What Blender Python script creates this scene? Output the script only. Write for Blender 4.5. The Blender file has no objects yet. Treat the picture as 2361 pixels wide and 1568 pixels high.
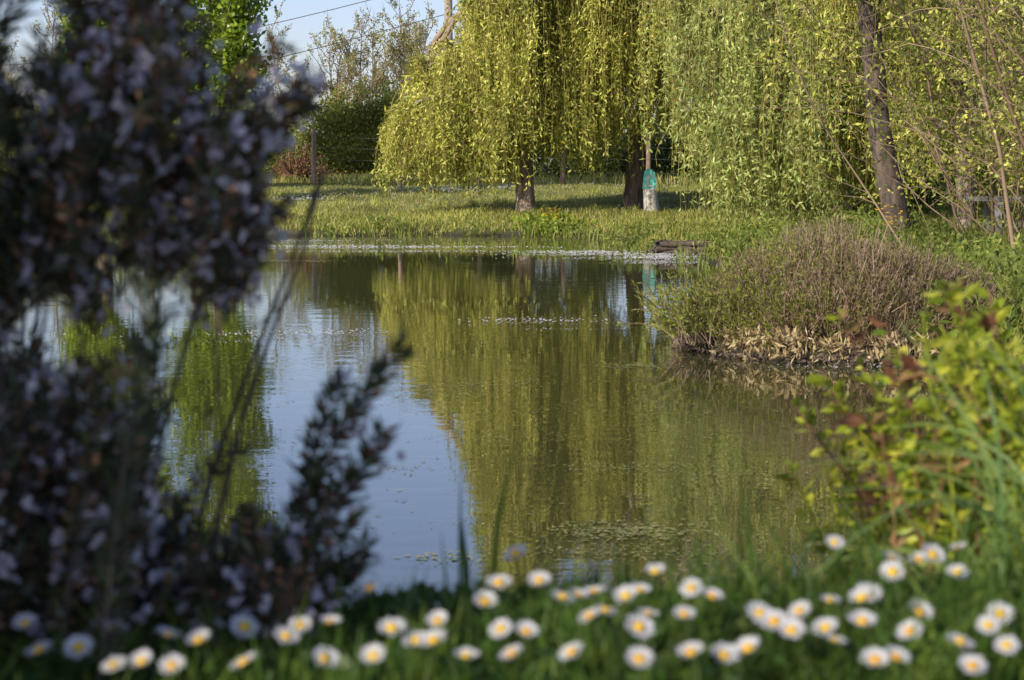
import bpy, math, numpy as np
from mathutils import Vector
rng=np.random.default_rng(11)
U=rng.uniform; NR=rng.normal
scene=bpy.context.scene
def norm(a):
    a=np.asarray(a,float); return a/np.maximum(np.linalg.norm(a,axis=-1,keepdims=True),1e-9)
def sm(t):
    t=np.clip(t,0,1); return t*t*(3-2*t)

# ---------------------------------------------------------------- mesh builder
class MB:
    def __init__(s): s.v=[];s.f=[];s.m=[];s.s=[];s.n=0
    def add(s,V,F,mi,smooth=False):
        V=np.asarray(V,float).reshape(-1,3);F=np.asarray(F,int).reshape(-1,4)
        s.v.append(V);s.f.append(F+s.n);s.m.append(np.full(len(F),mi));s.s.append(np.full(len(F),smooth));s.n+=len(V)
    def leaves(s,P,D,L,W,mi,S=None,mid=.45,fold=0.0):
        P=np.asarray(P,float);n=len(P)
        if n==0:return
        D=norm(D);L=np.broadcast_to(L,(n,)).reshape(n,1);W=np.broadcast_to(W,(n,)).reshape(n,1)
        if S is None:
            S=np.cross(D,NR(size=(n,3)))
        S=norm(S);Nn=np.cross(D,S)
        m=P+D*L*mid
        V=np.stack([P,m+S*W/2+Nn*fold*W,P+D*L,m-S*W/2+Nn*fold*W],1).reshape(-1,3)
        s.add(V,np.arange(4*n).reshape(n,4),mi)
    def blades(s,P,H,W,lean,mi):
        P=np.asarray(P,float);n=len(P)
        H=np.broadcast_to(H,(n,)).reshape(n,1);W=np.broadcast_to(W,(n,)).reshape(n,1);lean=np.broadcast_to(lean,(n,)).reshape(n,1)
        a=U(0,2*np.pi,n);d=np.stack([np.cos(a),np.sin(a),0*a],1);b=U(0,2*np.pi,n)
        S=np.stack([np.cos(b),np.sin(b),0*b],1);up=np.array([0,0,1.])
        m=P+up*H*.55+d*H*lean*.3;t=P+up*H*(1-.25*lean)+d*H*lean
        V=np.stack([P-S*W/2,P+S*W/2,m+S*W*.42,m-S*W*.42,t+S*W*.06,t-S*W*.06],1).reshape(-1,3)
        i=(np.arange(n)*6)[:,None]
        F=np.concatenate([i+np.array([[0,1,2,3]]),i+np.array([[3,2,4,5]])])
        s.add(V,F,mi)
    def tube(s,P,R,mi,k=5,smooth=True,lump=0):
        P=np.asarray(P,float);n=len(P);R=np.broadcast_to(R,(n,)).astype(float)
        T=norm(np.gradient(P,axis=0));ref=np.array([0.31,.93,.2]) if abs(T[:,2]).mean()>.5 else np.array([0.1,.1,1.])
        A=norm(np.cross(T,ref));B=np.cross(T,A)
        a=np.linspace(0,2*np.pi,k,endpoint=False)
        rr=R[:,None]*(1+lump*NR(size=(n,k)))
        V=P[:,None]+rr[...,None]*(A[:,None]*np.cos(a)[None,:,None]+B[:,None]*np.sin(a)[None,:,None])
        i,j=np.meshgrid(np.arange(n-1),np.arange(k),indexing='ij');j2=(j+1)%k
        F=np.stack([i*k+j,i*k+j2,(i+1)*k+j2,(i+1)*k+j],-1).reshape(-1,4)
        s.add(V,F,mi,smooth)
    def box(s,c,h,mi,rot=0):
        c=np.array(c);v=np.array([[x,y,z] for x in(-1,1) for y in(-1,1) for z in(-1,1)],float)*np.array(h)
        R=np.array([[math.cos(rot),-math.sin(rot),0],[math.sin(rot),math.cos(rot),0],[0,0,1]])
        s.add(v@R.T+c,[[0,1,3,2],[4,6,7,5],[0,4,5,1],[2,3,7,6],[0,2,6,4],[1,5,7,3]],mi)
    def obj(s,name,mats):
        V=np.concatenate(s.v).astype(np.float32);F=np.concatenate(s.f).astype(np.int32)
        me=bpy.data.meshes.new(name);me.vertices.add(len(V));me.vertices.foreach_set('co',V.ravel())
        me.loops.add(F.size);me.loops.foreach_set('vertex_index',F.ravel())
        me.polygons.add(len(F));me.polygons.foreach_set('loop_start',np.arange(0,F.size,4,dtype=np.int32))
        me.polygons.foreach_set('loop_total',np.full(len(F),4,np.int32))
        me.polygons.foreach_set('material_index',np.concatenate(s.m).astype(np.int32))
        me.polygons.foreach_set('use_smooth',np.concatenate(s.s).astype(bool))
        for m in mats: me.materials.append(m)
        me.update(calc_edges=True);me.validate()
        o=bpy.data.objects.new(name,me);scene.collection.objects.link(o);return o

# ---------------------------------------------------------------- materials
def newmat(name):
    m=bpy.data.materials.new(name);m.use_nodes=True;nt=m.node_tree;nt.nodes.clear()
    return m,nt,nt.nodes.new('ShaderNodeOutputMaterial')
def ramp(nt,cols,pos=None):
    r=nt.nodes.new('ShaderNodeValToRGB');e=r.color_ramp.elements
    n=len(cols);pos=pos or [i/(n-1) for i in range(n)]
    while len(e)<n:e.new(.5)
    for i in range(n):e[i].position=pos[i];e[i].color=(*cols[i],1)
    return r
def leafmat(name,cols,tr=.35,rough=.5,nscale=.8,var=.5,pos=None,spec=.3):
    m,nt,out=newmat(name);N=nt.nodes.new;L=nt.links.new
    g=N('ShaderNodeNewGeometry');r=ramp(nt,cols,pos);L(g.outputs['Random Per Island'],r.inputs[0])
    t=N('ShaderNodeTexCoord');no=N('ShaderNodeTexNoise');no.inputs['Scale'].default_value=nscale;no.inputs['Detail'].default_value=3
    L(t.outputs['Object'],no.inputs['Vector'])
    mr=N('ShaderNodeMapRange');mr.inputs[1].default_value=.3;mr.inputs[2].default_value=.7;mr.inputs[3].default_value=1-var;mr.inputs[4].default_value=1+var*.6
    L(no.outputs[0],mr.inputs[0])
    mx=N('ShaderNodeMix');mx.data_type='RGBA';mx.blend_type='MULTIPLY';mx.inputs[0].default_value=1
    L(r.outputs[0],mx.inputs[6]);L(mr.outputs[0],mx.inputs[7])
    p=N('ShaderNodeBsdfPrincipled');p.inputs['Roughness'].default_value=rough;p.inputs['Specular IOR Level'].default_value=spec
    L(mx.outputs[2],p.inputs['Base Color'])
    tl=N('ShaderNodeBsdfTranslucent');L(mx.outputs[2],tl.inputs[0])
    ms=N('ShaderNodeMixShader');ms.inputs[0].default_value=tr
    L(p.outputs[0],ms.inputs[1]);L(tl.outputs[0],ms.inputs[2]);L(ms.outputs[0],out.inputs[0]);return m
def solid(name,c1,c2,scale=8,rough=.8,bump=.3,stretch=(1,1,1)):
    m,nt,out=newmat(name);N=nt.nodes.new;L=nt.links.new
    t=N('ShaderNodeTexCoord');mp=N('ShaderNodeMapping');mp.inputs['Scale'].default_value=stretch
    no=N('ShaderNodeTexNoise');no.inputs['Scale'].default_value=scale;no.inputs['Detail'].default_value=6
    L(t.outputs['Object'],mp.inputs[0]);L(mp.outputs[0],no.inputs['Vector'])
    r=ramp(nt,[c1,c2],[.35,.68]);L(no.outputs[0],r.inputs[0])
    p=N('ShaderNodeBsdfPrincipled');p.inputs['Roughness'].default_value=rough;L(r.outputs[0],p.inputs['Base Color'])
    b=N('ShaderNodeBump');b.inputs['Strength'].default_value=bump;b.inputs['Distance'].default_value=.02
    L(no.outputs[0],b.inputs['Height']);L(b.outputs[0],p.inputs['Normal']);L(p.outputs[0],out.inputs[0]);return m

M_willow=leafmat('willow_leaf',[(.16,.21,.03),(.40,.44,.06),(.62,.62,.12),(.80,.75,.22)],.27,nscale=1.5,var=.5)
M_willow2=leafmat('willow_leaf_cool',[(.19,.26,.05),(.40,.48,.12),(.62,.67,.25)],.27,nscale=1.5,var=.5)
M_wtwig=leafmat('willow_twig',[(.30,.25,.05),(.50,.40,.11)],.0)
M_bark=solid('bark',(.14,.095,.065),(.48,.37,.28),14,.9,.8,(1,1,.25))
M_barkd=solid('bark_dark',(.04,.03,.022),(.16,.12,.09),14,.9,.8,(1,1,.25))
M_poplar=leafmat('poplar_leaf',[(.14,.22,.015),(.28,.40,.03),(.45,.55,.06)],.4,.35,nscale=1.4,var=.4,spec=.5)
M_hedge=leafmat('hedge_leaf',[(.15,.19,.025),(.28,.32,.045),(.42,.42,.08)],.4,nscale=.7,var=.45)
M_dark=leafmat('dark_leaf',[(.03,.05,.01),(.07,.11,.02),(.14,.17,.03)],.3,nscale=.6,var=.5)
M_straw=leafmat('sparse_leaf',[(.30,.31,.08),(.42,.40,.12),(.40,.30,.16)],.35)
M_twig=leafmat('bare_twig',[(.14,.09,.05),(.36,.26,.16)],0)
M_redtwig=leafmat('red_twig',[(.18,.08,.05),(.30,.15,.09)],0)
M_grass=leafmat('lawn_grass',[(.20,.26,.035),(.35,.38,.06),(.50,.46,.13),(.58,.49,.22)],.35,nscale=.7,var=.45)
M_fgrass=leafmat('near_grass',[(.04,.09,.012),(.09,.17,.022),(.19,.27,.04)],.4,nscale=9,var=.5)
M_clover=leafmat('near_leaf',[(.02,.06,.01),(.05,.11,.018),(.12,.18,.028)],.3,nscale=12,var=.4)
M_reed=leafmat('reed_leaf',[(.12,.19,.03),(.25,.32,.05),(.42,.41,.11)],.4)
M_white=leafmat('white_petal',[(.58,.58,.60),(.72,.72,.72)],.3,nscale=40,var=.12)
M_yellow=leafmat('yellow_flower',[(.72,.38,.015),(.80,.52,.02)],.15,var=.15)
M_rneedle=leafmat('rosemary_needle',[(.03,.042,.018),(.06,.085,.032),(.13,.16,.065)],.2,.4,nscale=10,var=.4)
M_rflower=leafmat('rosemary_flower',[(.64,.56,.62),(.82,.76,.81),(.90,.86,.88)],.5,nscale=14,var=.3)
M_calyx=leafmat('rosemary_calyx',[(.12,.055,.025),(.32,.17,.09)],.1)
M_heath=leafmat('heath_leaf',[(.13,.13,.03),(.26,.20,.09),(.42,.28,.18),(.32,.28,.10)],.35,nscale=1.6,var=.45)
M_heathstem=leafmat('heath_stem',[(.18,.12,.08),(.50,.36,.26)],0)
M_strawdry=leafmat('dry_litter',[(.36,.26,.11),(.62,.50,.27)],.2)
M_spurge=leafmat('spurge_leaf',[(.16,.24,.02),(.36,.42,.03),(.60,.58,.07)],.4,.4,nscale=8,var=.4)
M_red=leafmat('red_leaf',[(.14,.06,.03),(.32,.14,.07),(.46,.32,.12)],.35,.35)
M_iris=leafmat('iris_blade',[(.10,.19,.05),(.22,.32,.10),(.34,.40,.10)],.35,.35)
M_post=solid('weathered_post',(.20,.12,.08),(.46,.32,.23),10,.9,.5,(1,1,.2))
M_pole=solid('pole_wood',(.24,.19,.15),(.40,.33,.27),6,.9,.3,(1,1,.2))
M_wire=solid('wire',(.12,.12,.12),(.2,.2,.2),5,.5,0)
M_turq=solid('turquoise_paint',(.12,.62,.54),(.24,.78,.68),6,.6,.1)
M_pale=solid('pale_wood',(.52,.48,.42),(.72,.67,.6),9,.9,.5,(1,1,.3))
M_grey=solid('grey_wood',(.16,.155,.15),(.28,.27,.26),9,.85,.3)
M_scum=leafmat('floating_weed',[(.16,.19,.03),(.30,.30,.08),(.40,.33,.14)],0,.6,nscale=5,var=.3)

# ---------------------------------------------------------------- terrain
POND=np.array([(-14,12),(-14.5,20),(-12,27),(-8,29.3),(-4,30.2),(-1,30.6),(1,30),(1.9,28.6),(1.75,26.5),(1.9,25),(2.4,24.2),(2.5,21),(3.1,17.5),(3.0,14.5),(2.2,13.2),(1.45,13.2),(1.1,12.4),(1.3,11.45),(1.9,11.1),(2.6,11.2),(3.0,10.8),(2.7,9),(2.0,6.5),(1.35,4.7),(.8,4.0),(-1,3.9),(-4,4.3),(-10,6)],float)
def sdist(x,y):
    x=np.asarray(x,float);y=np.asarray(y,float);d=np.full(x.shape,1e9);ins=np.zeros(x.shape,bool)
    n=len(POND)
    for i in range(n):
        a=POND[i];b=POND[(i+1)%n];e=b-a
        t=np.clip(((x-a[0])*e[0]+(y-a[1])*e[1])/(e@e),0,1)
        d=np.minimum(d,np.hypot(x-a[0]-t*e[0],y-a[1]-t*e[1]))
        c=((a[1]>y)!=(b[1]>y))
        ex=e[1] if abs(e[1])>1e-9 else 1e-9
        ins^=c&(x<a[0]+(y-a[1])*e[0]/ex)
    return np.where(ins,-d,d)
def gh(x,y):
    x=np.asarray(x,float);y=np.asarray(y,float)
    d0=sdist(x,y);d=d0+.12*np.sin(x*2.3+y*.7)+.08*np.sin(x*5.1-y*3.3)
    wn=sm((9-y)/5)
    Hn=.8*np.clip(d0/2.3,0,1)
    Hf=.10*np.clip(d/.25,0,1)+.25*sm(d/3.5)+.3*sm((d-3)/9)
    Hf=Hf+.04*np.sin(x*1.1+1)*np.sin(y*.8)*sm(d/3)
    o=Hn*wn+Hf*(1-wn)
    far=np.hypot(x,y-20);o=o+sm((far-60)/300)*.3
    return np.where(d>0,o,-.03-.5*sm(-d/1.5))
def axis(lo,hi,step,ext,k):
    a=list(np.arange(lo,hi+1e-6,step));s=step;v=a[-1]
    while v<ext: s*=k;v+=s;a.append(v)
    return a
xa=axis(-16,16,.2,600,1.18);xl=[-v for v in axis(16,16.1,.2,600,1.18)[1:]][::-1];xs=np.array(xl+xa)
ya=axis(-3,50,.2,900,1.18);yl=[-v for v in axis(3,3.1,.2,300,1.25)[1:]][::-1];ys=np.array(yl+ya)
X,Y=np.meshgrid(xs,ys,indexing='ij');Z=gh(X,Y)
nx,ny=X.shape
i,j=np.meshgrid(np.arange(nx-1),np.arange(ny-1),indexing='ij')
F=np.stack([i*ny+j,(i+1)*ny+j,(i+1)*ny+j+1,i*ny+j+1],-1).reshape(-1,4)
g=MB();g.add(np.stack([X,Y,Z],-1),F,0,True)
m,nt,out=newmat('ground_soil_grass');N=nt.nodes.new;L=nt.links.new
geo=N('ShaderNodeNewGeometry');no=N('ShaderNodeTexNoise');no.inputs['Scale'].default_value=1.3;no.inputs['Detail'].default_value=8
L(geo.outputs['Position'],no.inputs['Vector']);r=ramp(nt,[(.08,.10,.02),(.17,.19,.04),(.28,.25,.09)],[.3,.5,.7]);L(no.outputs[0],r.inputs[0])
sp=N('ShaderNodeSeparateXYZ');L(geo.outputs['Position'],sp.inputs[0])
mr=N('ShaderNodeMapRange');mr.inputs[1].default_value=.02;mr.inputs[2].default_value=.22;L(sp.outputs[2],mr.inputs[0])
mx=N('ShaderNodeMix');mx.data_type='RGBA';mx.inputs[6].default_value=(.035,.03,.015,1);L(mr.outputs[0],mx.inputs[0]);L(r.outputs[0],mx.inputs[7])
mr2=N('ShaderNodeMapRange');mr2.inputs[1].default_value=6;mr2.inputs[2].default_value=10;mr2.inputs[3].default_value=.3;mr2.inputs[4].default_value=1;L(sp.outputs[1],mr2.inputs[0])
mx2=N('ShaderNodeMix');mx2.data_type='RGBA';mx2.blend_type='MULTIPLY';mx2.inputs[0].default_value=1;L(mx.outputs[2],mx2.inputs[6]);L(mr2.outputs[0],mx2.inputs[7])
p=N('ShaderNodeBsdfPrincipled');p.inputs['Roughness'].default_value=.95;L(mx2.outputs[2],p.inputs['Base Color']);L(p.outputs[0],out.inputs[0])
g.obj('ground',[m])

# water
m,nt,out=newmat('pond_water');N=nt.nodes.new;L=nt.links.new
geo=N('ShaderNodeNewGeometry')
def wn_(scale,st,det):
    mp=N('ShaderNodeMapping');mp.inputs['Scale'].default_value=st;L(geo.outputs['Position'],mp.inputs[0])
    a=N('ShaderNodeTexNoise');a.inputs['Scale'].default_value=scale;a.inputs['Detail'].default_value=det;L(mp.outputs[0],a.inputs['Vector']);return a
a=wn_(5.5,(.55,1,1),3);c=wn_(.35,(1,1,1),2)
mr=N('ShaderNodeMapRange');mr.inputs[1].default_value=.38;mr.inputs[2].default_value=.62;mr.inputs[3].default_value=.2;mr.inputs[4].default_value=1
L(c.outputs[0],mr.inputs[0])
b=N('ShaderNodeBump');b.inputs['Distance'].default_value=.0019;L(mr.outputs[0],b.inputs['Strength']);L(a.outputs[0],b.inputs['Height'])
p=N('ShaderNodeBsdfPrincipled');p.inputs['Base Color'].default_value=(.06,.058,.02,1);p.inputs['Roughness'].default_value=.01;p.inputs['IOR'].default_value=2.0
L(b.outputs[0],p.inputs['Normal']);L(p.outputs[0],out.inputs[0])
w=MB();w.add([(-20,2,0),(8,2,0),(8,34,0),(-20,34,0)],[[0,1,2,3]],0);w.obj('pond_water',[m])

# ---------------------------------------------------------------- helpers for plants
def arc(p0,d,Ln,droop,n=8,jit=.05):
    P=[np.array(p0,float)];d=norm(np.array(d,float));st=Ln/(n-1)
    for k in range(n-1):
        d=norm(d+np.array([0,0,-droop])/(n-1)+NR(size=3)*jit);P.append(P[-1]+d*st)
    return np.array(P)
def interp(P,t):
    n=len(P)-1;u=np.clip(np.asarray(t)*n,0,n-1e-6);k=u.astype(int);f=(u-k)[:,None]
    return P[k]*(1-f)+P[k+1]*f, norm(P[k+1]-P[k])
def strand(mb,p,h0,zend,leafL,leafW,mi,mt,sp=.036):
    hz=norm(np.append(h0[:2]+NR(size=2)*.5,0));Ln=max(p[2]-zend,.3);n=8
    out=U(.05,.42)*min(Ln,1.4);t=np.linspace(0,1,n);wob=np.cumsum(NR(size=(n,2))*.028,0)
    P=np.stack([p[0]+hz[0]*out*(1-np.exp(-3*t)),p[1]+hz[1]*out*(1-np.exp(-3*t)),p[2]-Ln*t**1.25+.22*np.sin(t*3)*(1-t)],1)
    P[1:,:2]+=wob[1:]
    mb.tube(P,np.linspace(.005,.002,n),mt,3)
    m=int(Ln/sp);tt=U(.03,1,m);Q,T=interp(P,tt)
    D=T*.75+NR(size=(m,3))*.75
    mb.leaves(Q+NR(size=(m,3))*.03,D,U(.6,1.3,m)*leafL,U(.7,1.3,m)*leafW,mi)
def willow(name,base,H,Rx,h0,nl,ns,nst,mats,lean=(0,0),tr=.2,zlow=.6,leafL=.095,leafW=.026,short=.0,off=0,spread=.9,zmax=None,sl=(.5,3.0),zv=.55,zx=None,extra=()):
    mb=MB();bz=float(gh(base[0],base[1]))-.05;b=np.array([base[0],base[1],bz])
    top=b+np.array([lean[0],lean[1],h0]);mid=(b+top)/2+NR(size=3)*[.06,.06,0]
    P=np.array([b,b*.8+mid*.2,mid,top]);mb.tube(P,[tr*1.5,tr*1.15,tr,tr*.85],0,9,lump=.08)
    cen=np.array([base[0]+off,base[1]])
    for i in range(nl+len(extra)):
        if i<nl:
            az=2*np.pi*(i+U(-.3,.3))/nl;el=U(.75,1.35);Ln=(H-h0)*U(.7,1.0);dr=.6;sc=1
        else:
            az,el,Ln=extra[i-nl];dr=.9;sc=.45
        d=np.array([math.cos(az)*math.cos(el),math.sin(az)*math.cos(el),math.sin(el)])
        lb=arc(top-[0,0,U(0,.3)],d,Ln,dr,9,.15 if i<nl else .07)
        if i<nl:
            far=np.linalg.norm(lb[:,:2]-cen,axis=1)
            lb[:,:2]=cen+(lb[:,:2]-cen)*np.minimum(1,(Rx*.75)/np.maximum(far,1e-3))[:,None]
            if zmax is not None:
                for q_ in range(3):
                    ex=lb[:,2]-np.array([zmax(x) for x in lb[:,0]]);lb[:,0]+=np.clip(ex,0,1)*.35*np.linspace(.2,1,9)
        mb.tube(lb,np.linspace(tr*.5,.025,9),0,6,lump=.06)
        for k in range(ns):
            for tries in range(6):
                q,t=interp(lb,[U(.03,1)**.85]);q=q[0];a2=U(0,6.28)
                e2=U(.0,.9);d2=np.array([math.cos(a2)*math.cos(e2),math.sin(a2)*math.cos(e2),math.sin(e2)])
                Ls=U(.3,.8)*Rx*spread*sc;sb=arc(q,d2,Ls,U(.6,1.6),7,.13)
                if np.linalg.norm(sb[-1,:2]-cen)>Rx*1.05:
                    sb[:,:2]=sb[:,:2]+(cen-sb[:,:2])*np.linspace(0,.35,7)[:,None]*(1 if i<nl else .15)
                ex=0 if zmax is None else max(sb[j,2]-zmax(sb[j,0]) for j in range(7))
                if ex<.15: break
            if ex>=.6: continue
            mb.tube(sb,np.linspace(.028*sc,.006,7),0,4)
            zl=zlow+abs(NR())*zv+short*U(0,1);s_l=U(*sl) if U()<.55 else U(.4,1.5)
            for s_ in range(nst):
                pt,_=interp(sb,[U(.12,1)]);pt=pt[0]
                if zmax is not None and pt[2]>zmax(pt[0])+.25: continue
                zz=max(zl,zx(pt[0])+abs(NR())*.1) if zx else zl
                ze=max(zz+abs(NR())*.3,pt[2]-s_l*U(.4,1.4))
                if pt[2]-ze<.3: ze=pt[2]-.4
                strand(mb,pt,d2,ze,leafL,leafW,1,2)
    return mb.obj(name,mats)
WM=[M_bark,M_willow,M_wtwig];WM2=[M_bark,M_willow2,M_wtwig];WM3=[M_barkd,M_willow,M_wtwig]
def zm(x):
    return 2.75+max(0,x+1.9)*.4 if x<-.95 else (3.15+(x+.95)*6 if x<.3 else 99)
def zx(x):
    if -.15<x<.55: return 1.2
    if 1.75<x<2.95: return 1.42
    if .55<=x<=1.75: return .9
    return .5
willow('weeping_willow',(.25,33),8.3,2.25,1.9,10,20,16,WM,(-.15,0),.15,zlow=.5,off=-.05,zmax=zm,sl=(.8,3.6),zx=zx,extra=[(3.14,.5,2.0),(2.75,.55,1.9),(3.5,.5,1.9),(4.0,.55,1.5)])
willow('weeping_willow',(2.1,33.5),9.3,2.9,2.2,10,17,16,WM3,(.25,0),.15,zlow=.65,off=.1,sl=(.8,3.8),zx=zx)
willow('weeping_willow',(4.9,28.5),7.4,2.3,1.9,7,11,16,WM2,(-.3,0),.15,zlow=.4,off=-.7,sl=(.8,3.8),extra=[(3.3,.5,1.8),(4.2,.5,1.6)])
willow('weeping_willow',(3.75,25.3),5.0,1.3,1.7,6,10,17,WM2,(-.1,0),.09,zlow=.22,zv=.25,off=-.05,sl=(1.4,4.0),extra=[(3.14,.6,1.3),(4.6,.6,1.1),(0,.6,1.2)])
willow('weeping_willow',(4.3,21),8.5,2.3,2.8,6,8,10,WM3,(-.4,.2),.13,zlow=1.2,short=1.6,off=.5)
willow('weeping_willow',(5.6,23.5),6.0,1.5,2.0,6,8,14,WM,(-.1,0),.10,zlow=.5,off=0,sl=(1,3.5))
willow('weeping_willow',(8.2,31),9,3.0,2.4,7,9,13,WM,(.2,0),.17,zlow=.9)

def clumped(mb,C,per,spread,L,W,mi,up=.2):
    n=len(C)*per;P=np.repeat(C,per,0)+NR(size=(n,3))*spread
    D=NR(size=(n,3))+[0,0,up];mb.leaves(P,D,U(.6,1.3,n)*L,U(.7,1.2,n)*W,mi,mid=.4)
def poplar(name,base,H,R,ncl,per,zb=1.1):
    mb=MB();b=np.array([base[0],base[1],float(gh(*base))-.05])
    P=np.array([b,b+[.03,0,1.5],b+[0,.05,H*.5],b+[.05,0,H]]);mb.tube(P,[.15,.12,.09,.02],0,8,lump=.05)
    C=[]
    for i in range(130):
        z=U(zb,H*.95);az=U(0,6.28);rr=R*(.45+.55*math.sin(min(1,(z-zb+.6)/(H*.55))*1.57))*(1-max(0,(z-H*.6)/(H*.4))**1.5*.85)*U(.6,1.12)
        d=np.array([math.cos(az),math.sin(az),U(.5,1.1)]);br=arc(b+[0,0,z*.93],d,rr*1.35,-.4,6,.08)
        mb.tube(br,np.linspace(.025,.006,6),0,4)
        q,_=interp(br,U(.15,1.03,ncl));C.append(q+NR(size=q.shape)*.1)
    C=np.concatenate(C);clumped(mb,C,per,.13,.095,.085,1)
    return mb.obj(name,[M_bark,M_poplar])
poplar('poplar_tree',(-5.55,36),10.5,1.5,11,34)
poplar('poplar_tree',(-8.1,38),10,1.5,10,32)
poplar('poplar_tree',(-11.8,40),11,1.5,8,24)
poplar('poplar_tree',(.15,47),10.5,1.25,10,32,zb=2.0)

def bush(name,c,r,ncl,per,spread,L,W,mats,twigs=0,mi=1,zc=0,hemi=True):
    mb=MB();c=np.array([c[0],c[1],float(gh(c[0],c[1]))]);r=np.array(r);c2=c+[0,0,zc]
    d=norm(NR(size=(ncl,3)))
    if hemi: d[:,2]=np.abs(d[:,2])
    rad=U(.45,1,ncl)**.5
    lump=1+.18*np.sin(d[:,0]*5+c[0])*np.cos(d[:,2]*6+c[1])+.12*np.sin(d[:,1]*9)
    C=c2+d*r*(rad*lump)[:,None];clumped(mb,C,per,spread,L,W,mi)
    for i in range(max(twigs,8)):
        k=rng.integers(ncl);e=C[k]*1.0+(C[k]-c)*U(0,.22)*(1 if twigs else -.3)
        st=c+NR(size=3)*r*[.12,.12,0];t=np.linspace(0,1,6)[:,None];P=st*(1-t)+e*t+NR(size=(6,3))*.05*(t*(1.3-t));mb.tube(P,np.linspace(.03 if zc==0 else .09,.005,6),0,4)
    return mb.obj(name,mats)
HM=[M_twig,M_hedge]
bush('hawthorn_hedge',(-3.9,49),(1.9,1.4,2.2),460,50,.16,.085,.06,HM)
bush('hawthorn_hedge',(-1.8,50),(1.8,1.4,2.0),360,50,.16,.085,.06,HM)
bush('hawthorn_hedge',(-7.5,50),(2.6,1.4,1.7),350,40,.18,.08,.06,HM)
bush('hawthorn_hedge',(-12,50),(3,1.4,1.8),350,40,.18,.08,.06,HM)
bush('red_twig_shrub',(-5.0,45),(.9,.8,.9),90,8,.1,.05,.03,[M_redtwig,M_straw],260)
DM=[M_twig,M_dark]
for cx,cy,rx,rz in [(1.0,47,2.4,1.9),(4.2,46,2.2,1.2),(8.8,44,2.6,1.3),(13.5,42,3,2.2),(19,40,4,3)]:
    bush('shrub_hedge',(cx,cy),(rx,1.5,rz),380,45,.2,.09,.07,DM)
bush('shrub_hedge',(9.5,33),(2.2,2,1.6),300,45,.2,.08,.05,HM)
bush('shrub_hedge',(7.4,25),(1.4,2,1.8),300,45,.2,.07,.04,HM)
bush('shrub_hedge',(5.6,30),(1.2,1.2,1.0),200,45,.18,.07,.045,DM)
for cx,cy,rx,rz,zc,n in [(2.1,50,1.6,2.8,4.4,170),(14.5,46,2.8,3.2,4.8,300)]:
    bush('field_maple',(cx,cy),(rx,1.6,rz),n,42,.22,.10,.07,HM,zc=zc,hemi=False)

def twiggy(name,base,H,W,nst,mats,lf=30):
    mb=MB();b=np.array([base[0],base[1],float(gh(*base))-.1])
    for i in range(nst):
        st=b+[U(-W,W),U(-.7,.7),0];h=H*U(.6,1.05)
        P=arc(st,[U(-.25,.25),U(-.2,.2),1],h,-.05,9,.09);mb.tube(P,np.linspace(.05,.01,9),0,4)
        for k in range(16):
            q,_=interp(P,[U(.2,.97)]);az=U(0,6.28);P2=arc(q[0],[math.cos(az),math.sin(az),U(.6,1.8)],U(.5,1.3)*(H/5),-.3,6,.12)
            mb.tube(P2,np.linspace(.016,.005,6),0,3)
            for j in range(3):
                q2,_=interp(P2,[U(.2,.9)]);P3=arc(q2[0],NR(size=3)*.5+[0,0,1],U(.25,.6),-.2,4,.12);mb.tube(P3,np.linspace(.008,.004,4),0,3)
                n=rng.integers(0,lf);qq,_=interp(P3,U(.2,1,n));mb.leaves(qq+NR(size=(n,3))*.05,NR(size=(n,3)),.07,.05,1)
    return mb.obj(name,mats)
TM=[M_twig,M_straw]
twiggy('ash_thicket',(-5.0,60),5.2,1.4,15,TM,40)
twiggy('ash_thicket',(-2.6,62),5.4,1.3,14,TM,45)
twiggy('ash_thicket',(-13.5,60),5.5,2,9,TM)
twiggy('ash_thicket',(-9.5,62),4.6,2,7,TM)
# distant trees
mb=MB();C=[]
for k in range(900):
    a=U(-1.1,1.1);R_=U(150,190);C.append([R_*math.sin(a),R_*math.cos(a),U(.5,1)*(3.6+1.6*math.sin(a*23)+1.2*math.sin(a*61))])
clumped(mb,np.array(C),40,1.1,.7,.6,0);mb.obj('distant_tree_line',[M_dark])

# ---------------------------------------------------------------- lawn grass, reeds
def scatter(n,x0,x1,y0,y1,dmin,dmax):
    x=U(x0,x1,n);y=U(y0,y1,n);d=sdist(x,y);k=(d>dmin)&(d<dmax);x=x[k];y=y[k];return np.stack([x,y,gh(x,y)-.005],1)
mb=MB()
P=scatter(150000,-12,9,24,46,.1,20);mb.blades(P,U(.03,.07,len(P)),.012,U(.3,1.,len(P)),0)
P=scatter(60000,-12,8,27,34,.05,2.6);mb.blades(P,U(.04,.13,len(P)),.014,U(.1,.8,len(P)),0)
P=scatter(40000,-16,16,42.5,56,0,99);mb.blades(P,U(.12,.32,len(P)),.02,U(.1,.6,len(P)),0)
P=scatter(60000,2.5,9,8,26,.0,6);mb.blades(P,U(.04,.16,len(P)),.012,U(.2,.9,len(P)),0)
C=scatter(420,-12,8,27,40,.3,12);C=np.repeat(C,26,0)+NR(size=(len(C)*26,3))*[.09,.09,0];mb.blades(C,U(.07,.2,len(C)),.014,U(.2,.8,len(C)),0)
mb.obj('lawn_grass',[M_grass])
mb=MB()
P=scatter(16000,-12,5,21,32,-.5,.7);P=P[(np.sin(P[:,0]*2.1)+np.sin(P[:,0]*5.3+P[:,1])+NR(size=len(P))*.8)>-.2];P[:,2]=np.maximum(P[:,2],-.02)
mb.blades(P,U(.08,.30,len(P)),.02,U(.1,.6,len(P)),0)
P2=P[::3];n=len(P2);k=7;Q=np.repeat(P2,k,0)+NR(size=(n*k,3))*[.03,.03,0]+np.array([0,0,1])*U(.02,.25,n*k)[:,None]
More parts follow.
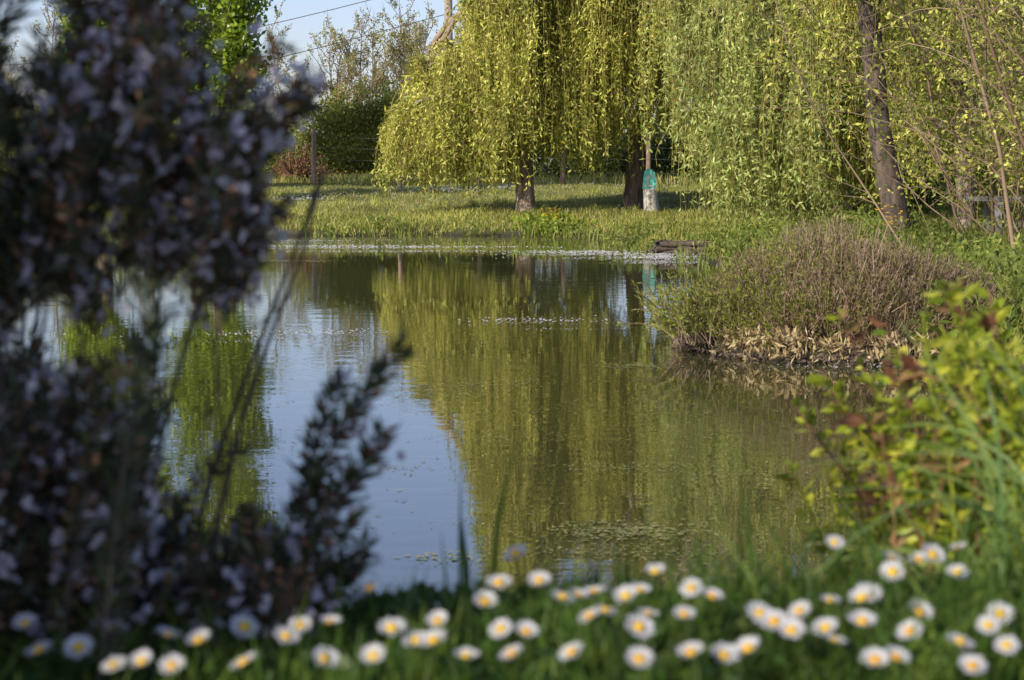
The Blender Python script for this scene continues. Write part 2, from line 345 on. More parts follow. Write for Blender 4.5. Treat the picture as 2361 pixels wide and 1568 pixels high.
mb.leaves(Q,NR(size=(n*k,3))+[0,0,.7],U(.05,.1,n*k),.025,0)
P=scatter(2600,-12,3.4,12,30.5,-99,-.3);P=P[(P[:,1]>22.5)|(np.abs(P[:,0]+1)>3.3)];P=P[U(0,1,len(P))<np.clip((P[:,1]-22)/8,.02,1)];P[:,2]=-.01
mb.blades(P,U(.04,.14,len(P)),.012,U(.1,.9,len(P)),0)
mb.obj('marginal_reeds',[M_reed])
# bank weeds on right
mb=MB()
P=scatter(5200,2.4,6.5,9.5,25,-.05,2.2);n=len(P);k=12
h=U(.1,.42,n);Q=np.repeat(P,k,0)+NR(size=(n*k,3))*[.03,.03,0]+np.array([0,0,1])*(U(.1,1,n*k)*np.repeat(h,k))[:,None]
mb.leaves(Q,NR(size=(n*k,3))+[0,0,.5],U(.04,.10,n*k),U(.015,.035,n*k),0)
mb.blades(P,h*1.1,.008,.3,0)
P=scatter(5000,2.5,6,9,22,0,2);mb.blades(P,U(.15,.45,len(P)),.012,U(.1,.7,len(P)),0)
mb.obj('bank_weeds',[M_reed])
# small flowers on lawn / meadow
mb=MB()
def dots(P,s,mi,hz):
    n=len(P);P=P+[0,0,1]*np.ones((n,1))*hz
    for a in (0,1.05,2.1):
        b=U(0,3,n)
        D=np.stack([np.cos(b+a),np.sin(b+a),U(.1,.5,n)],1);mb.leaves(P-D*s/2,D,s,s*.5,mi,S=np.cross(D,[0,-.5,.8]),mid=.5)
for cx,cy,sx,sy,n in [(-1.4,39.5,.75,.9,420),(-.1,39.5,.5,.8,160),(-4,36,.5,.8,120),(-3,38,2.5,2,160),(2,40,1.5,1.5,100),(-6,35,2,2,150),(.5,36,4,2.5,120)]:
    q=NR(size=(n,2))*[sx*.6,sy*.6]+[cx,cy];dots(np.column_stack([q,gh(q[:,0],q[:,1])]),.034,0,.08)
P=scatter(260,-12,6,43,52,0,99);dots(P,.05,1,.3)
mb.obj('lawn_daisies',[M_white,M_yellow])
mb=MB()
q=NR(size=(30,2))*[.12,.15]+[.62,30.6];dots(np.column_stack([q,gh(q[:,0],q[:,1])+U(-.05,.1,30)]),.04,1,.24)
q=NR(size=(26,2))*[.07,.3]+[4.0,20.2];dots(np.column_stack([q,gh(q[:,0],q[:,1])+U(0,.2,26)]),.04,1,.35)
n=300;q=NR(size=(n,2))*[.3,.25]+[.62,30.6];mb.leaves(np.column_stack([q,gh(q[:,0],q[:,1])+U(0,.2,n)]),NR(size=(n,3))+[0,0,.6],.09,.06,0)
mb.obj('marsh_marigold',[M_poplar,M_yellow])

# water crowfoot flowers + floating weeds
mb=MB()
def crow(cx,cy,sx,sy,n,s=.022):
    q=np.stack([cx+NR(size=n)*sx*.55,cy+NR(size=n)*sy*.5],1);q=q[sdist(q[:,0],q[:,1])<0];P=np.column_stack([q,np.full(len(q),.012)])
    dots(P,s,0,U(0,.02))
for a in [(-2.9,26.6,1.7,.35,240,.03),(-1.6,26.0,2.0,.25,240,.03),(-4.5,28.8,2.0,.5,150,.024),(-3.2,28.2,1,.4,120,.024),(.9,24.9,.8,.4,240,.03),(1.9,23.3,.5,.5,260,.03),(1.5,24.1,.9,.3,170,.03),(.15,14.3,.4,.22,60,.017),(.35,14.0,.3,.15,30,.017),(-1.75,13.0,.3,.25,45,.017),(-1.35,13.1,.25,.2,45,.017),(-1.1,13.3,.2,.2,20,.016),(2.0,10.95,.6,.1,40,.013),(-3.8,12.6,.6,.5,130,.022)]: crow(*a)
mb.obj('water_crowfoot_flowers',[M_white,M_yellow])
mb=MB()
def scum(cx,cy,sx,sy,n,s=.03):
    q=np.stack([cx+NR(size=n)*sx*.5,cy+NR(size=n)*sy*.5],1);q=q[sdist(q[:,0],q[:,1])<0];n=len(q);a=U(0,6.28,n)
    D=np.stack([np.cos(a),np.sin(a),0*a],1);mb.leaves(np.column_stack([q,.003+U(0,.004,n)]),D,U(.4,1.4,n)*s,U(.4,1,n)*s*.7,0,S=np.cross(D,[0,0,1.]))
for a in [(.36,6.1,.22,.18,420,.024),(.42,5.75,.3,.12,120,.02),(.12,5.8,.3,.15,50,.018),(.45,7.4,.25,.12,120,.018),(-.4,9.8,.35,.25,160,.02),(-.15,10.2,.3,.2,130,.02),(.75,11.1,.25,.12,200,.025),(-.2,5.7,.12,.1,40,.026),(-.5,7.4,.25,.2,50,.02),(.9,7.2,.3,.3,60,.02),(-.1,8.2,.4,.2,90,.02),(.5,9.2,.5,.3,110,.02),(-.6,11.5,.5,.3,130,.02),
          (-3.2,22.8,1.0,.35,900,.05),(-2.6,27,3.5,1.6,3000,.05),(1.2,24.8,1.2,1.2,1500,.05),(-2.5,29,6,1.2,6000,.06),(-1.6,13.1,1,.5,400,.025),(.2,14.2,.7,.4,260,.025),(2,10.9,1,.25,260,.02)]: scum(*a)
for k in range(26):
    yy=U(5,20);scum(U(-.22,.22)*yy,yy,U(.2,.6)*yy/10,U(.1,.3)*yy/10,rng.integers(15,60),.018*yy/9)
q=np.stack([U(-5,3,1800),U(4.5,20,1800)],1);q=q[sdist(q[:,0],q[:,1])<0];a=U(0,6.28,len(q));D=np.stack([np.cos(a),np.sin(a),0*a],1)
mb.leaves(np.column_stack([q,np.full(len(q),.004)]),D,U(.01,.04,len(q)),.012,0,S=np.cross(D,[0,0,1.]))
mb.obj('floating_pond_weed',[M_scum])

# ---------------------------------------------------------------- island heath bush
mb=MB()
def mound(u,v):
    return .54*np.clip(1-(u*u+v*v)**2.2,0,1)**.5
cx,cy,rx,ry=2.16,12.35,1.08,1.25
ns=6600
a=U(0,6.28,ns);rr=np.sqrt(U(0,1,ns));u=rr*np.cos(a);v=rr*np.sin(a)
hx=cx+u*rx;hy=cy+v*ry;hz=mound(u,v)*U(.6,1.14,ns)*(1+.16*np.sin(hx*4)+.14*np.sin(hy*5+hx*2))*(1-.25*np.clip(-u,0,1)**2)+.08
tips=np.stack([hx,hy,hz],1);bases=np.stack([cx+u*rx*.82,cy+v*ry*.82,np.full(ns,.06)],1)
for k in range(ns):
    t=np.linspace(0,1,4)[:,None];P=bases[k]*(1-t)+tips[k]*t;P[1:3]+=NR(size=(2,3))*.025
    if k%2==0: P[3]+=NR(size=3)*.03;mb.tube(P,np.linspace(.005,.002,4),0,3)
    green=(U()<.20-.35*u[k])
    n=15 if green else 8;q,T=interp(P,1-U(0,.55,n)**1.4);mb.leaves(q+NR(size=(n,3))*.012,T*.9+NR(size=(n,3))*.5,U(.02,.045,n),U(.005,.010,n),4 if green else 1)
for k in range(200):
    s_=np.array([U(1.0,1.5),U(11.6,12.6),.08]);P=arc(s_,[U(-.9,.1),U(-.3,.2),.9],U(.2,.45),.2,6,.12);mb.tube(P,np.linspace(.004,.0015,6),0,3)
    n=22;q,T=interp(P,U(.2,1,n));mb.leaves(q,T+NR(size=(n,3))*.6,.04,.011,4)
n=7500;a=U(0,6.28,n);q=np.stack([cx+np.cos(a)*rx*U(.86,1.02,n),cy+np.sin(a)*ry*U(.86,1.02,n),U(.0,.17,n)],1)
q=q[np.sin(q[:,0]*9)+np.sin(q[:,0]*23+2)+NR(size=n)*.8-(q[:,0]-1.9)*.7>-.7];n=len(q)
mb.leaves(q,NR(size=(n,3))*[.6,.6,.9]+[0,0,.3],U(.03,.08,n),U(.008,.022,n),2)
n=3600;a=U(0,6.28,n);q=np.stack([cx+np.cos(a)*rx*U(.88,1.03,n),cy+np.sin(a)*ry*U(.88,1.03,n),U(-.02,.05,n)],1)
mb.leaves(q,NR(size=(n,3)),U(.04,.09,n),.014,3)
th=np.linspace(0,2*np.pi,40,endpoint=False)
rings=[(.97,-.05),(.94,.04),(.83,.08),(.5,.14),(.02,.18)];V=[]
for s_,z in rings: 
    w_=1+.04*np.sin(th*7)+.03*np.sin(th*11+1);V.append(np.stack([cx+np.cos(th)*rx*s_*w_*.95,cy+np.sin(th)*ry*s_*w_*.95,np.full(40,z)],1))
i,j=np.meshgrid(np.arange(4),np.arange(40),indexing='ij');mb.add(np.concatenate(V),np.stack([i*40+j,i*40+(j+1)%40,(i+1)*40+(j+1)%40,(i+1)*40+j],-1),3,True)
mb.obj('heath_bush',[M_heathstem,M_heath,M_strawdry,M_barkd,M_hedge])

# right-hand thicket with long bare whips
def thicket(name,bx,by,n,Lr,dx,leafd,mats,r0=.009):
    mb=MB()
    for k in range(n):
        x,y=bx+NR()*.6,by+NR()*.9;s_=np.array([x,y,float(gh(x,y))-.03])
        P=arc(s_,[U(*dx),U(-.3,.3),1],U(*Lr),U(-.1,.9),10,.10);mb.tube(P,np.linspace(r0*U(.6,1.5),.002,10),0,4)
        for j in range(11):
            q,_=interp(P,[U(.15,.95)]);P2=arc(q[0],NR(size=3)*[.8,.5,.3]+[0,0,.6],U(.4,1.3),U(-.1,.8),7,.14);mb.tube(P2,np.linspace(.0045,.0015,7),0,3)
            m_=rng.integers(leafd//3,leafd);q2,_=interp(P2,U(.1,1,m_));mb.leaves(q2+NR(size=(m_,3))*.04,NR(size=(m_,3)),U(.03,.07,m_),.024,1)
    return mb.obj(name,mats)
thicket('sallow_thicket',5.0,17,42,(2.0,5.0),(-.85,.1),34,[M_twig,M_hedge])
thicket('sallow_thicket',5.9,20,45,(3,7),(-.5,.3),50,[M_twig,M_willow],.014)
mb=MB()
for P in [[(4.25,16,.2),(4.06,16,1.3),(3.75,16.1,2.4),(3.45,16,3.4)],[(4.6,15.5,.2),(4.1,15.6,1.5),(3.7,15.7,2.6),(3.6,15.6,3.6)]]:
    mb.tube(np.array(P)+NR(size=(4,3))*.03,[.02,.017,.013,.008],0,6,lump=.05)
    for k in range(18):
        q,_=interp(np.array(P),[U(.2,1)]);P2=arc(q[0],NR(size=3)*[.8,.5,.3]+[0,0,.6],U(.4,1.1),.3,6,.14);mb.tube(P2,np.linspace(.004,.0015,6),0,3)
        q2,_=interp(P2,U(.1,1,30));mb.leaves(q2+NR(size=(30,3))*.04,NR(size=(30,3)),.05,.025,1)
mb.obj('sallow_tree',[M_twig,M_willow])

# ---------------------------------------------------------------- fence, pole, sign, bench, logs
mb=MB();px=[(-11.6,43),(-9.8,42.8),(-8.0,42.5),(-6.2,42.3),(-4.35,42),(-2.4,41),(-.7,41.5),(1.1,42),(3.0,42.3),(4.9,42.5),(6.8,42.8)]
tops=[]
for x,y in px:
    z=float(gh(x,y));l=NR()*.02;mb.tube([(x,y,z-.1),(x+l*.5,y,z+.6),(x+l,y,z+1.2),(x+l,y,z+1.205)],[.06,.055,.05,.001],0,8,lump=.04);tops.append((x,y,z))
for h in (.3,.6,.85,1.08):
    for a_,b_ in zip(tops[:-1],tops[1:]):
        t=np.linspace(0,1,6)[:,None];P=np.array(a_)*(1-t)+np.array(b_)*t;P[:,2]+=h-.03*np.sin(t[:,0]*3.14);P[:,1]-=.055;mb.tube(P,.003,1,3)
mb.obj('wire_fence',[M_post,M_wire])
mb=MB();X0,Y0=-1.81,55.;mb.tube([(X0,Y0,.5),(X0,Y0,3),(X0,Y0,6.5),(X0,Y0,6.51)],[.15,.14,.115,.001],0,8)
for k in range(9): mb.box((X0,Y0-.125,2.2+k*.45),(.05,.02,.03),1)
mb.box((X0,Y0,6.2),(.4,.05,.05),0)
for e,(zz,ze) in enumerate([(6.3,2.6),(5.35,1.2)]):
    t=np.linspace(0,1,14)[:,None];A=np.array([X0,Y0-.1,zz]);B=np.array([-26,Y0+14,ze+2.0]);P=A*(1-t)+B*t;P[:,2]-=1.0*np.sin(t[:,0]*3.14);mb.tube(P,.012,1,4)
    B=np.array([24,Y0+14,6]);P=A*(1-t)+B*t;P[:,2]-=.8*np.sin(t[:,0]*3.14);mb.tube(P,.012,1,4)
mb.obj('utility_pole',[M_pole,M_barkd])
mb=MB();x,y=2.36,33.0;z=float(gh(x,y))
mb.tube([(x+.04,y,z-.05),(x+.03,y,z+.12),(x+.02,y,z+.3),(x,y,z+.38),(x,y,z+.385)],[.15,.13,.11,.10,.001],0,9,lump=.08)
pts=[(-.12,0),(.12,0),(.125,.17),(.10,.27),(.04,.34),(-.04,.35),(-.09,.3),(-.10,.17)]
def prism(mb,pts,x,y,z,th,mi):
    n=len(pts);c=np.mean(pts,0)
    f=[(x+p[0],y-th,z+p[1]) for p in pts];b=[(x+p[0],y+th,z+p[1]) for p in pts]
    V=f+b+[(x+c[0],y-th,z+c[1]),(x+c[0],y+th,z+c[1])]
    F=[[i,(i+1)%n,n+(i+1)%n,n+i] for i in range(n)]
    F+=[[i,(i+1)%n,(i+2)%n,2*n] for i in range(0,n,2)]+[[n+i,n+(i+1)%n,n+(i+2)%n,2*n+1] for i in range(0,n,2)]
    mb.add(V,F,mi)
prism(mb,pts,x,y-.02,z+.38,.02,1)
mb.box((x-.03,y-.045,z+.52),(.02,.003,.07),0);mb.box((x+.03,y-.045,z+.60),(.03,.003,.02),0);mb.box((x+.0,y-.045,z+.43),(.08,.003,.012),0)
mb.obj('painted_sign_on_stump',[M_pale,M_turq])
mb=MB();x,y=5.75,20.5;z=float(gh(x,y))
for k in range(4): mb.box((x,y-.2+k*.13,z+.47),(.85,.055,.02),0)
for s_ in(-.6,.6):
    mb.box((x+s_,y,z+.43),(.04,.25,.02),0);mb.box((x+s_,y-.2,z+.2),(.035,.04,.21),0);mb.box((x+s_,y+.2,z+.2),(.035,.04,.21),0)
mb.box((x,y,z+.2),(.56,.025,.03),0)
mb.obj('park_bench',[M_grey])
mb=MB()
for k in range(9):
    x0=1.78+U(0,.1);x1=2.75+U(-.25,.1);yy=24.2+(k%3)*.14;zz=.03+(k//3)*.055
    t=np.linspace(0,1,9);P=np.stack([x0+(x1-x0)*t,yy+.02*NR(size=9),zz+.008*NR(size=9)],1);mb.tube(P,.035,0,6,lump=.15)
mb.obj('log_revetment',[M_barkd])

# ---------------------------------------------------------------- foreground
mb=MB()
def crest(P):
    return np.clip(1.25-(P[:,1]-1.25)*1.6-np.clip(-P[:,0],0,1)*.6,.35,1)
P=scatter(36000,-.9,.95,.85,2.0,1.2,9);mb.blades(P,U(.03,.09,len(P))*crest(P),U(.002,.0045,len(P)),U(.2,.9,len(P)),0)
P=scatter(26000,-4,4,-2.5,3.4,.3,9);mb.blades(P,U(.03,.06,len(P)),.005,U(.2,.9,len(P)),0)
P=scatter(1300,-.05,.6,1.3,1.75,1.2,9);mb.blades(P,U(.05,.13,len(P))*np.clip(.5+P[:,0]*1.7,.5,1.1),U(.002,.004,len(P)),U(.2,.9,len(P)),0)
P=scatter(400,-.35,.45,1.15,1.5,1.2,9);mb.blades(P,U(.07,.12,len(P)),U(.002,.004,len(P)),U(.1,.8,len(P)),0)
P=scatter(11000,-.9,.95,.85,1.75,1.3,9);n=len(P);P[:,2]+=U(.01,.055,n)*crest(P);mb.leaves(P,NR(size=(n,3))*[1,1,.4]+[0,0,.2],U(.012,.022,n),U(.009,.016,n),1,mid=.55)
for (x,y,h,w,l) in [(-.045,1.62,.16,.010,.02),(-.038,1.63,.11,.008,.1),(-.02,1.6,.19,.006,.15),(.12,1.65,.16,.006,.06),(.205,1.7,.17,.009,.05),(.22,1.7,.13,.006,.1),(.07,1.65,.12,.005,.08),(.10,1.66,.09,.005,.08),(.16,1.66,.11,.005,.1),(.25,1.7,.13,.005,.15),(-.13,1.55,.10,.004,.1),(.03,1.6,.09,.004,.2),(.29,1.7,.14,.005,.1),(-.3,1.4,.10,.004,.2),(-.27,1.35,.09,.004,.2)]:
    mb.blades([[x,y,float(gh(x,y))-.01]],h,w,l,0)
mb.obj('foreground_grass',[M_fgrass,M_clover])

DAISY=[(.003,1.548),(-.010,1.469),(.021,1.446),(-.107,1.411),(-.264,1.443),(-.293,1.394),(-.341,1.314),(-.290,1.254),(-.237,1.29),(-.21,1.258),(-.259,1.219),(-.242,1.225),(-.222,1.224),(-.174,1.219),(-.148,1.314),(-.156,1.296),(-.129,1.332),(-.122,1.224),(-.092,1.245),(-.083,1.296),(-.066,1.29),(-.053,1.345),(-.053,1.267),(-.0075,1.317),(.01,1.287),(.049,1.386),(.038,1.404),(.063,1.432),(.068,1.364),(.097,1.429),(.113,1.484),(.099,1.366),(.088,1.296),(.083,1.219),(.122,1.33),(.135,1.414),(.149,1.401),(.117,1.224),(.141,1.245),(.159,1.262),(.178,1.347),(.183,1.308),(.192,1.288),(.206,1.345),(.232,1.37),(.221,1.322),(.219,1.273),(.26,1.397),(.271,1.429),(.246,1.317),(.311,1.54),(.302,1.492),(.33,1.528),(.348,1.557),(.369,1.557),(.357,1.507),(.24,1.237),(.251,1.224),(.296,1.364),(.272,1.282),(.355,1.366),(.303,1.267),(.277,1.618),
(-.03,1.24),(.04,1.25),(.30,1.22),(.33,1.30),(-.02,1.41),(.085,1.40),(.0,1.225),(.055,1.33),(-.28,1.32),(-.19,1.33),(-.31,1.23),(.33,1.25)]
mb=MB()
def daisy(x,y,z,r):
    g0=float(gh(x,y));ax=norm(np.array([U(-.5,.35),U(-.8,0),1.]))
    c=np.array([x,y,z]);st=np.array([x+U(-.012,.012),y+U(-.01,.012),g0])
    t=np.linspace(0,1,5)[:,None];mb.tube(st*(1-t)+(c-ax*.003)*t+NR(size=(5,3))*.0008,.0009,2,4)
    A=norm(np.cross(ax,[0,1,.1]));B=np.cross(ax,A);cup=U(0,.5)
    for ring,(n,up,l) in enumerate([(17,.08,1),(16,.25,.93)]):
        a=np.linspace(0,2*np.pi,n,endpoint=False)+ring*.2+NR(size=n)*.05
        D=np.cos(a)[:,None]*A+np.sin(a)[:,None]*B;S=-np.sin(a)[:,None]*A+np.cos(a)[:,None]*B
        D2=D+ax*(up+cup+NR(size=(n,1))*.08);mb.leaves(c+D*r*.25,D2,r*.75*l*U(.9,1.08,n),r*.25,0,S=S,mid=.68)
    k=10;a=np.linspace(0,2*np.pi,k,endpoint=False);V=[]
    for q,h in[(1,0),(.85,.5),(.5,.85),(.03,1)]:
        V.append(c+(np.cos(a)[:,None]*A+np.sin(a)[:,None]*B)*r*.36*q+ax*(r*.26*h+.0006))
    i,j=np.meshgrid(np.arange(3),np.arange(k),indexing='ij');mb.add(np.concatenate(V),np.stack([i*k+j,i*k+(j+1)%k,(i+1)*k+(j+1)%k,(i+1)*k+j],-1),1,True)
for x,y in DAISY: daisy(x,y,.876+U(-.006,.004),U(.0092,.0122))
for k in range(60):
    x=U(-1.6,1.6);y=U(-.5,1.1)
    daisy(x,y,float(gh(x,y))+U(.05,.08),.011)
mb.obj('daisy_patch',[M_white,M_yellow,M_fgrass])

# rosemary --------------------------------------------------------
mb=MB()
def sprig(P,dens=1.0,fl=1.0,fr=(0.0,1.0),nl=.022,w=.0026,r=.0016):
    P=np.asarray(P,float);Ln=np.linalg.norm(np.diff(P,axis=0),axis=1).sum()
    mb.tube(P,np.linspace(r,r*.5,len(P)),0,4)
    n=int(Ln*620*dens);t=U(fr[0],1,n);q,T=interp(P,t);R_=norm(np.cross(T,NR(size=(n,3))))
    mb.leaves(q,T*U(.4,1.1,(n,1))+R_*.8,U(.6,1.2,n)*nl,w,1)
    n=int(Ln*64*fl);t=U(fr[0],min(1,fr[1]),n)
    if n:
        q,T=interp(P,t);R_=norm(np.cross(T,NR(size=(n,3))));c=q+R_*U(.008,.018,(n,1))
        for k in range(4):
            D=norm(R_+NR(size=(n,3))*.9);mb.leaves(c,D,U(.004,.0125,n),U(.004,.0085,n),2,mid=.6)
        n2=n*5;q,T=interp(P,U(fr[0],1,n2));R_=norm(np.cross(T,NR(size=(n2,3))));mb.leaves(q+R_*.003,R_+T*.5,U(.006,.013,n2),.005,3)
def pl(pts,y=1.5,**k):
    P=np.array([(a,y+U(-.03,.03),b) for a,b in pts],float)
    m_=12;t=np.linspace(0,1,m_);s_=np.linspace(0,1,len(P));P=np.stack([np.interp(t,s_,P[:,i]) for i in range(3)],1)
    for _ in range(2): P[1:-1]=(P[:-2]+2*P[1:-1]+P[2:])/4
    sprig(P,**k)
pl([(-.28,1.115),(-.225,1.183),(-.185,1.235),(-.152,1.262)],1.5,dens=1.3,fl=2.8)
pl([(-.28,1.12),(-.22,1.19),(-.19,1.225),(-.165,1.245)],1.52,dens=1.3,fl=2.8)
pl([(-.28,1.10),(-.22,1.17),(-.20,1.215),(-.185,1.25)],1.47,fl=2.4)
pl([(-.30,1.12),(-.24,1.15),(-.20,1.157),(-.172,1.162)],1.5,fl=2.2)
pl([(-.27,1.12),(-.218,1.135),(-.185,1.142)],1.46,fl=2.2)
pl([(-.28,1.13),(-.225,1.16),(-.19,1.19)],1.5,fl=2.2)
pl([(-.30,1.16),(-.25,1.2),(-.22,1.235),(-.21,1.26)],1.55,fl=2)
pl([(-.33,1.15),(-.305,1.26),(-.30,1.33),(-.295,1.36)],1.5,fl=2)
pl([(-.31,1.16),(-.275,1.25),(-.262,1.31),(-.257,1.35)],1.5,fl=1.6)
pl([(-.39,1.1),(-.385,1.22),(-.395,1.34)],1.42,fl=.1)
pl([(-.40,1.15),(-.37,1.22),(-.385,1.30)],1.42,fl=.1)
pl([(-.20,.83),(-.165,.935),(-.128,1.0),(-.088,1.052)],1.5,dens=1.6,fl=.6,fr=(.25,.8),w=.0036)
pl([(-.19,.83),(-.145,.92),(-.115,.965),(-.10,.99)],1.48,dens=1.5,fl=1.4,w=.0036)
pl([(-.21,.83),(-.17,.93),(-.155,.99),(-.14,1.02)],1.52,dens=1.5,fl=.5,w=.0036)
pl([(-.18,.82),(-.15,.87),(-.125,.93)],1.46,dens=1.6,fl=1.2,w=.0036)
pl([(-.19,.82),(-.14,.86),(-.115,.905)],1.46,dens=1.6,fl=1.,w=.0036)
pl([(-.19,.82),(-.15,.87),(-.118,.885)],1.5,dens=1.6,fl=.6,w=.0036)
pl([(-.20,.82),(-.165,.89),(-.148,.95)],1.5,dens=1.6,fl=.8,w=.0036)
pl([(-.19,.85),(-.155,.91),(-.13,.955)],1.5,dens=1.6,fl=1,w=.0036)
pl([(-.28,.85),(-.265,.98),(-.25,1.06),(-.247,1.12)],1.3,dens=1.2,fl=.1,w=.0028)
pl([(-.275,.85),(-.262,.98),(-.245,1.06),(-.24,1.1)],1.3,dens=1.0,fl=.1,w=.0028)
pl([(-.30,.85),(-.28,1.0),(-.262,1.09)],1.4,dens=1,fl=.2)
pl([(-.33,.85),(-.315,.98),(-.305,1.03)],1.4,dens=1,fl=.8)
pl([(-.224,1.14),(-.231,1.05),(-.228,.93)],1.5,dens=.03,fl=.02)
pl([(-.20,1.07),(-.178,1.09),(-.16,1.115)],1.5,dens=.02,fl=0,r=.001)
def fill(x0,x1,z0,z1,n,fl,lean=(-.35,.5),y=(1.4,1.66)):
    for k in range(n):
        a,b=U(x0,x1),U(z0,z1);yy=U(*y);s_=yy/1.5;a*=s_;b=1.2+(b-1.2)*s_
        l=U(.05,.11);P=arc((a,yy,b-l*.6),[U(*lean),U(-.4,.3),1],l,.0,6,.12);sprig(P,dens=1.05,fl=fl*U(.3,1.5),w=.003)
fill(-.46,-.37,1.12,1.26,40,.25)
fill(-.46,-.385,1.24,1.40,16,.1)
fill(-.37,-.24,1.13,1.27,62,2.0)
fill(-.335,-.26,1.27,1.38,20,2)
fill(-.26,-.21,1.14,1.22,20,2.4)
fill(-.42,-.33,1.10,1.18,26,1.6)
fill(-.43,-.35,.80,1.02,100,1.8)
fill(-.36,-.27,.80,.96,86,1.6)
fill(-.36,-.30,.96,1.0,14,1.6)
fill(-.43,-.36,.98,1.05,24,2)
fill(-.27,-.17,.80,.895,74,1.2)
for k in range(16):
    x=U(-.5,-.28);P=arc((x,U(1.42,1.7),.72),[U(-.2,.15),0,1],U(.35,.55),0,8,.08);mb.tube(P,np.linspace(.003,.0015,8),0,5)
for k in range(420):
    x=U(-1.35,-.47);yy=U(1.0,1.9);zt=.85+.75*U(0,1)**.7
    if x>-.31*yy: continue
    P=arc((x,yy,zt-.1),[U(-.4,.4),U(-.4,.4),1],U(.12,.2),0,6,.12);sprig(P,dens=.5,fl=.5,nl=.028,w=.004)
mb.obj('rosemary_bush',[M_barkd,M_rneedle,M_rflower,M_calyx])
# unseen leaf mass added left of the viewpoint, shaped to shade the rosemary
mb=MB()
n=52000;q=np.stack([U(-2.7,-.75,n),U(.1,1.7,n),.8+1.10*U(0,1,n)**.8],1)
q+=.04*np.sin(q[:,[1,2,0]]*9)
uu=.75*q[:,0]-.66*q[:,1];q=q[(uu<-1.09)&(q[:,0]<-.36*np.maximum(q[:,1],.6)-.30)];n=len(q)
mb.leaves(q,NR(size=(n,3)),U(.03,.06,n),.025,1)
for k in range(40): 
    P=arc((U(-2.4,-1.5),U(.5,1.5),.75),[U(-.3,.3),U(-.3,.3),1],1.1,0,6,.08);mb.tube(P,np.linspace(.012,.004,6),0,4)
mb.obj('unseen_shade_hedge',[M_twig,M_dark])

# right foreground plants -----------------------------------------
mb=MB()
def leafy(P,n,L,W,mi,fr=.2,rnd=.5):
    P=np.asarray(P);t=U(fr,1,n);q,T=interp(P,t);R_=norm(np.cross(T,NR(size=(n,3))));mb.leaves(q,T*.35+R_+NR(size=(n,3))*.2,U(.6,1.2,n)*L,U(.7,1.1,n)*W,mi,mid=.5,fold=.15)
for k in range(150):
    x=U(.46,.95);y=U(1.95,2.7);s_=x/y*2.25
    if s_<.41: continue
    h=np.clip((s_-.42)*1.6,.02,.25)*U(.6,1.12);g0=float(gh(x,y));zt=.79+h
    P=arc((x,y,g0),[U(-.3,.1),U(-.15,.1),1],max(zt-g0,.08),.0,7,.09);mb.tube(P,np.linspace(.003,.0015,7),1 if U()<.6 else 0,4)
    leafy(P,42,.028,.013,1,.25)
    if U()<.16: leafy(P,4,.034,.016,2,.8)
for k in range(9):
    x=U(.37,.45);y=U(1.85,2.2);g0=float(gh(x,y));P=arc((x,y,g0),[U(-.25,.15),0,1],U(.14,.26),.1,7,.1);mb.tube(P,np.linspace(.002,.001,7),2,4)
    leafy(P,9,.024,.011,1 if U()<.5 else 2,.4)
for pts in [[(.60,2.2,.9),(.565,2.2,.99),(.53,2.2,1.02),(.50,2.2,1.035)],[(.56,2.1,.85),(.50,2.1,.95),(.45,2.1,.965),(.42,2.1,.955)],[(.46,2.1,.75),(.43,2.1,.83),(.40,2.1,.90),(.385,2.1,.92)]]:
    mb.tube(np.array(pts),.002,2,4);leafy(np.array(pts),10,.036,.016,2,.4)
mb.obj('spurge_plant',[M_redtwig,M_spurge,M_red])
mb=MB()
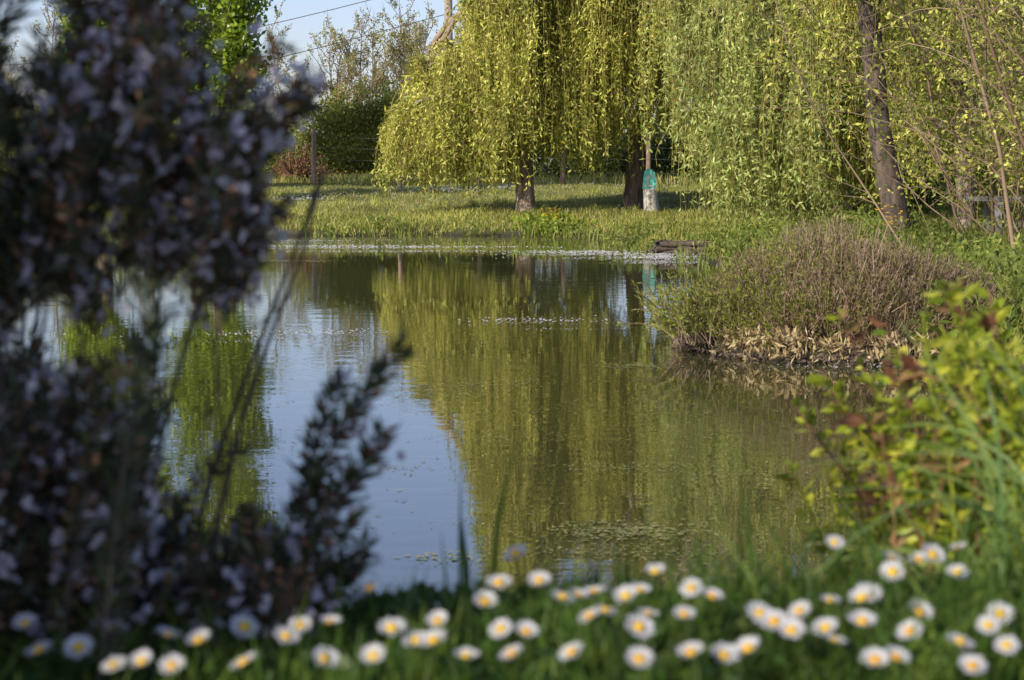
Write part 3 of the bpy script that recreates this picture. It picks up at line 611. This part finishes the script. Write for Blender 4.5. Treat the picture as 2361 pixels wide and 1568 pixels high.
for k in range(210):
    x=U(.40,.9);y=U(1.65,2.3)
    x=max(x,.212*y+.03);g0=float(gh(x,y));hh=np.clip((x/y-.18)*2.9,.14,.36)*U(.6,1.15);P=arc((x,y,g0),[U(-.6,.4),U(-.2,.2),1],hh,U(.4,2.4),8,.04)
    T=norm(np.gradient(P,axis=0));S=norm(np.cross(T,[.3,1,0]));wd=np.linspace(.0055,.001,8)[:,None]
    V=np.stack([P-S*wd/2,P+S*wd/2],1).reshape(-1,3);mb.add(V,[[2*i,2*i+1,2*i+3,2*i+2] for i in range(7)],0)
mb.obj('day_lily_leaves',[M_iris])

# ---------------------------------------------------------------- light, sky, camera
S=norm(np.array([-.58,-.60,.50]));el=math.asin(S[2]);az=math.atan2(S[0],S[1])
sun=bpy.data.lights.new('sun','SUN');sun.energy=5;sun.angle=math.radians(.5);sun.color=(1,.91,.76)
so=bpy.data.objects.new('sun',sun);so.rotation_euler=Vector(S).to_track_quat('Z','Y').to_euler();scene.collection.objects.link(so)
wd=bpy.data.worlds.new('World');scene.world=wd;wd.use_nodes=True;nt=wd.node_tree;nt.nodes.clear()
sk=nt.nodes.new('ShaderNodeTexSky');sk.sky_type='NISHITA';sk.sun_disc=False;sk.sun_elevation=el;sk.sun_rotation=az;sk.air_density=1.0;sk.dust_density=.9;sk.ozone_density=2.4
tm=nt.nodes.new('ShaderNodeMix');tm.data_type='RGBA';tm.blend_type='MULTIPLY';tm.inputs[0].default_value=1;tm.inputs[7].default_value=(1.0,.94,1.12,1)
bg=nt.nodes.new('ShaderNodeBackground');bg.inputs[1].default_value=.15;wo=nt.nodes.new('ShaderNodeOutputWorld')
nt.links.new(sk.outputs[0],tm.inputs[6]);nt.links.new(tm.outputs[2],bg.inputs[0]);nt.links.new(bg.outputs[0],wo.inputs[0])
cam=bpy.data.cameras.new('camera');cam.sensor_width=36;cam.lens=67.2;cam.clip_start=.05;cam.clip_end=3000
cam.dof.use_dof=True;cam.dof.focus_distance=26;cam.dof.aperture_fstop=10
co=bpy.data.objects.new('camera',cam);co.location=(0,0,1.2);co.rotation_euler=(math.radians(90-5.37),0,0);scene.collection.objects.link(co);scene.camera=co
scene.view_settings.view_transform='Standard';scene.view_settings.look='None';scene.view_settings.exposure=0
print('verts',sum(len(m.vertices) for m in bpy.data.meshes))
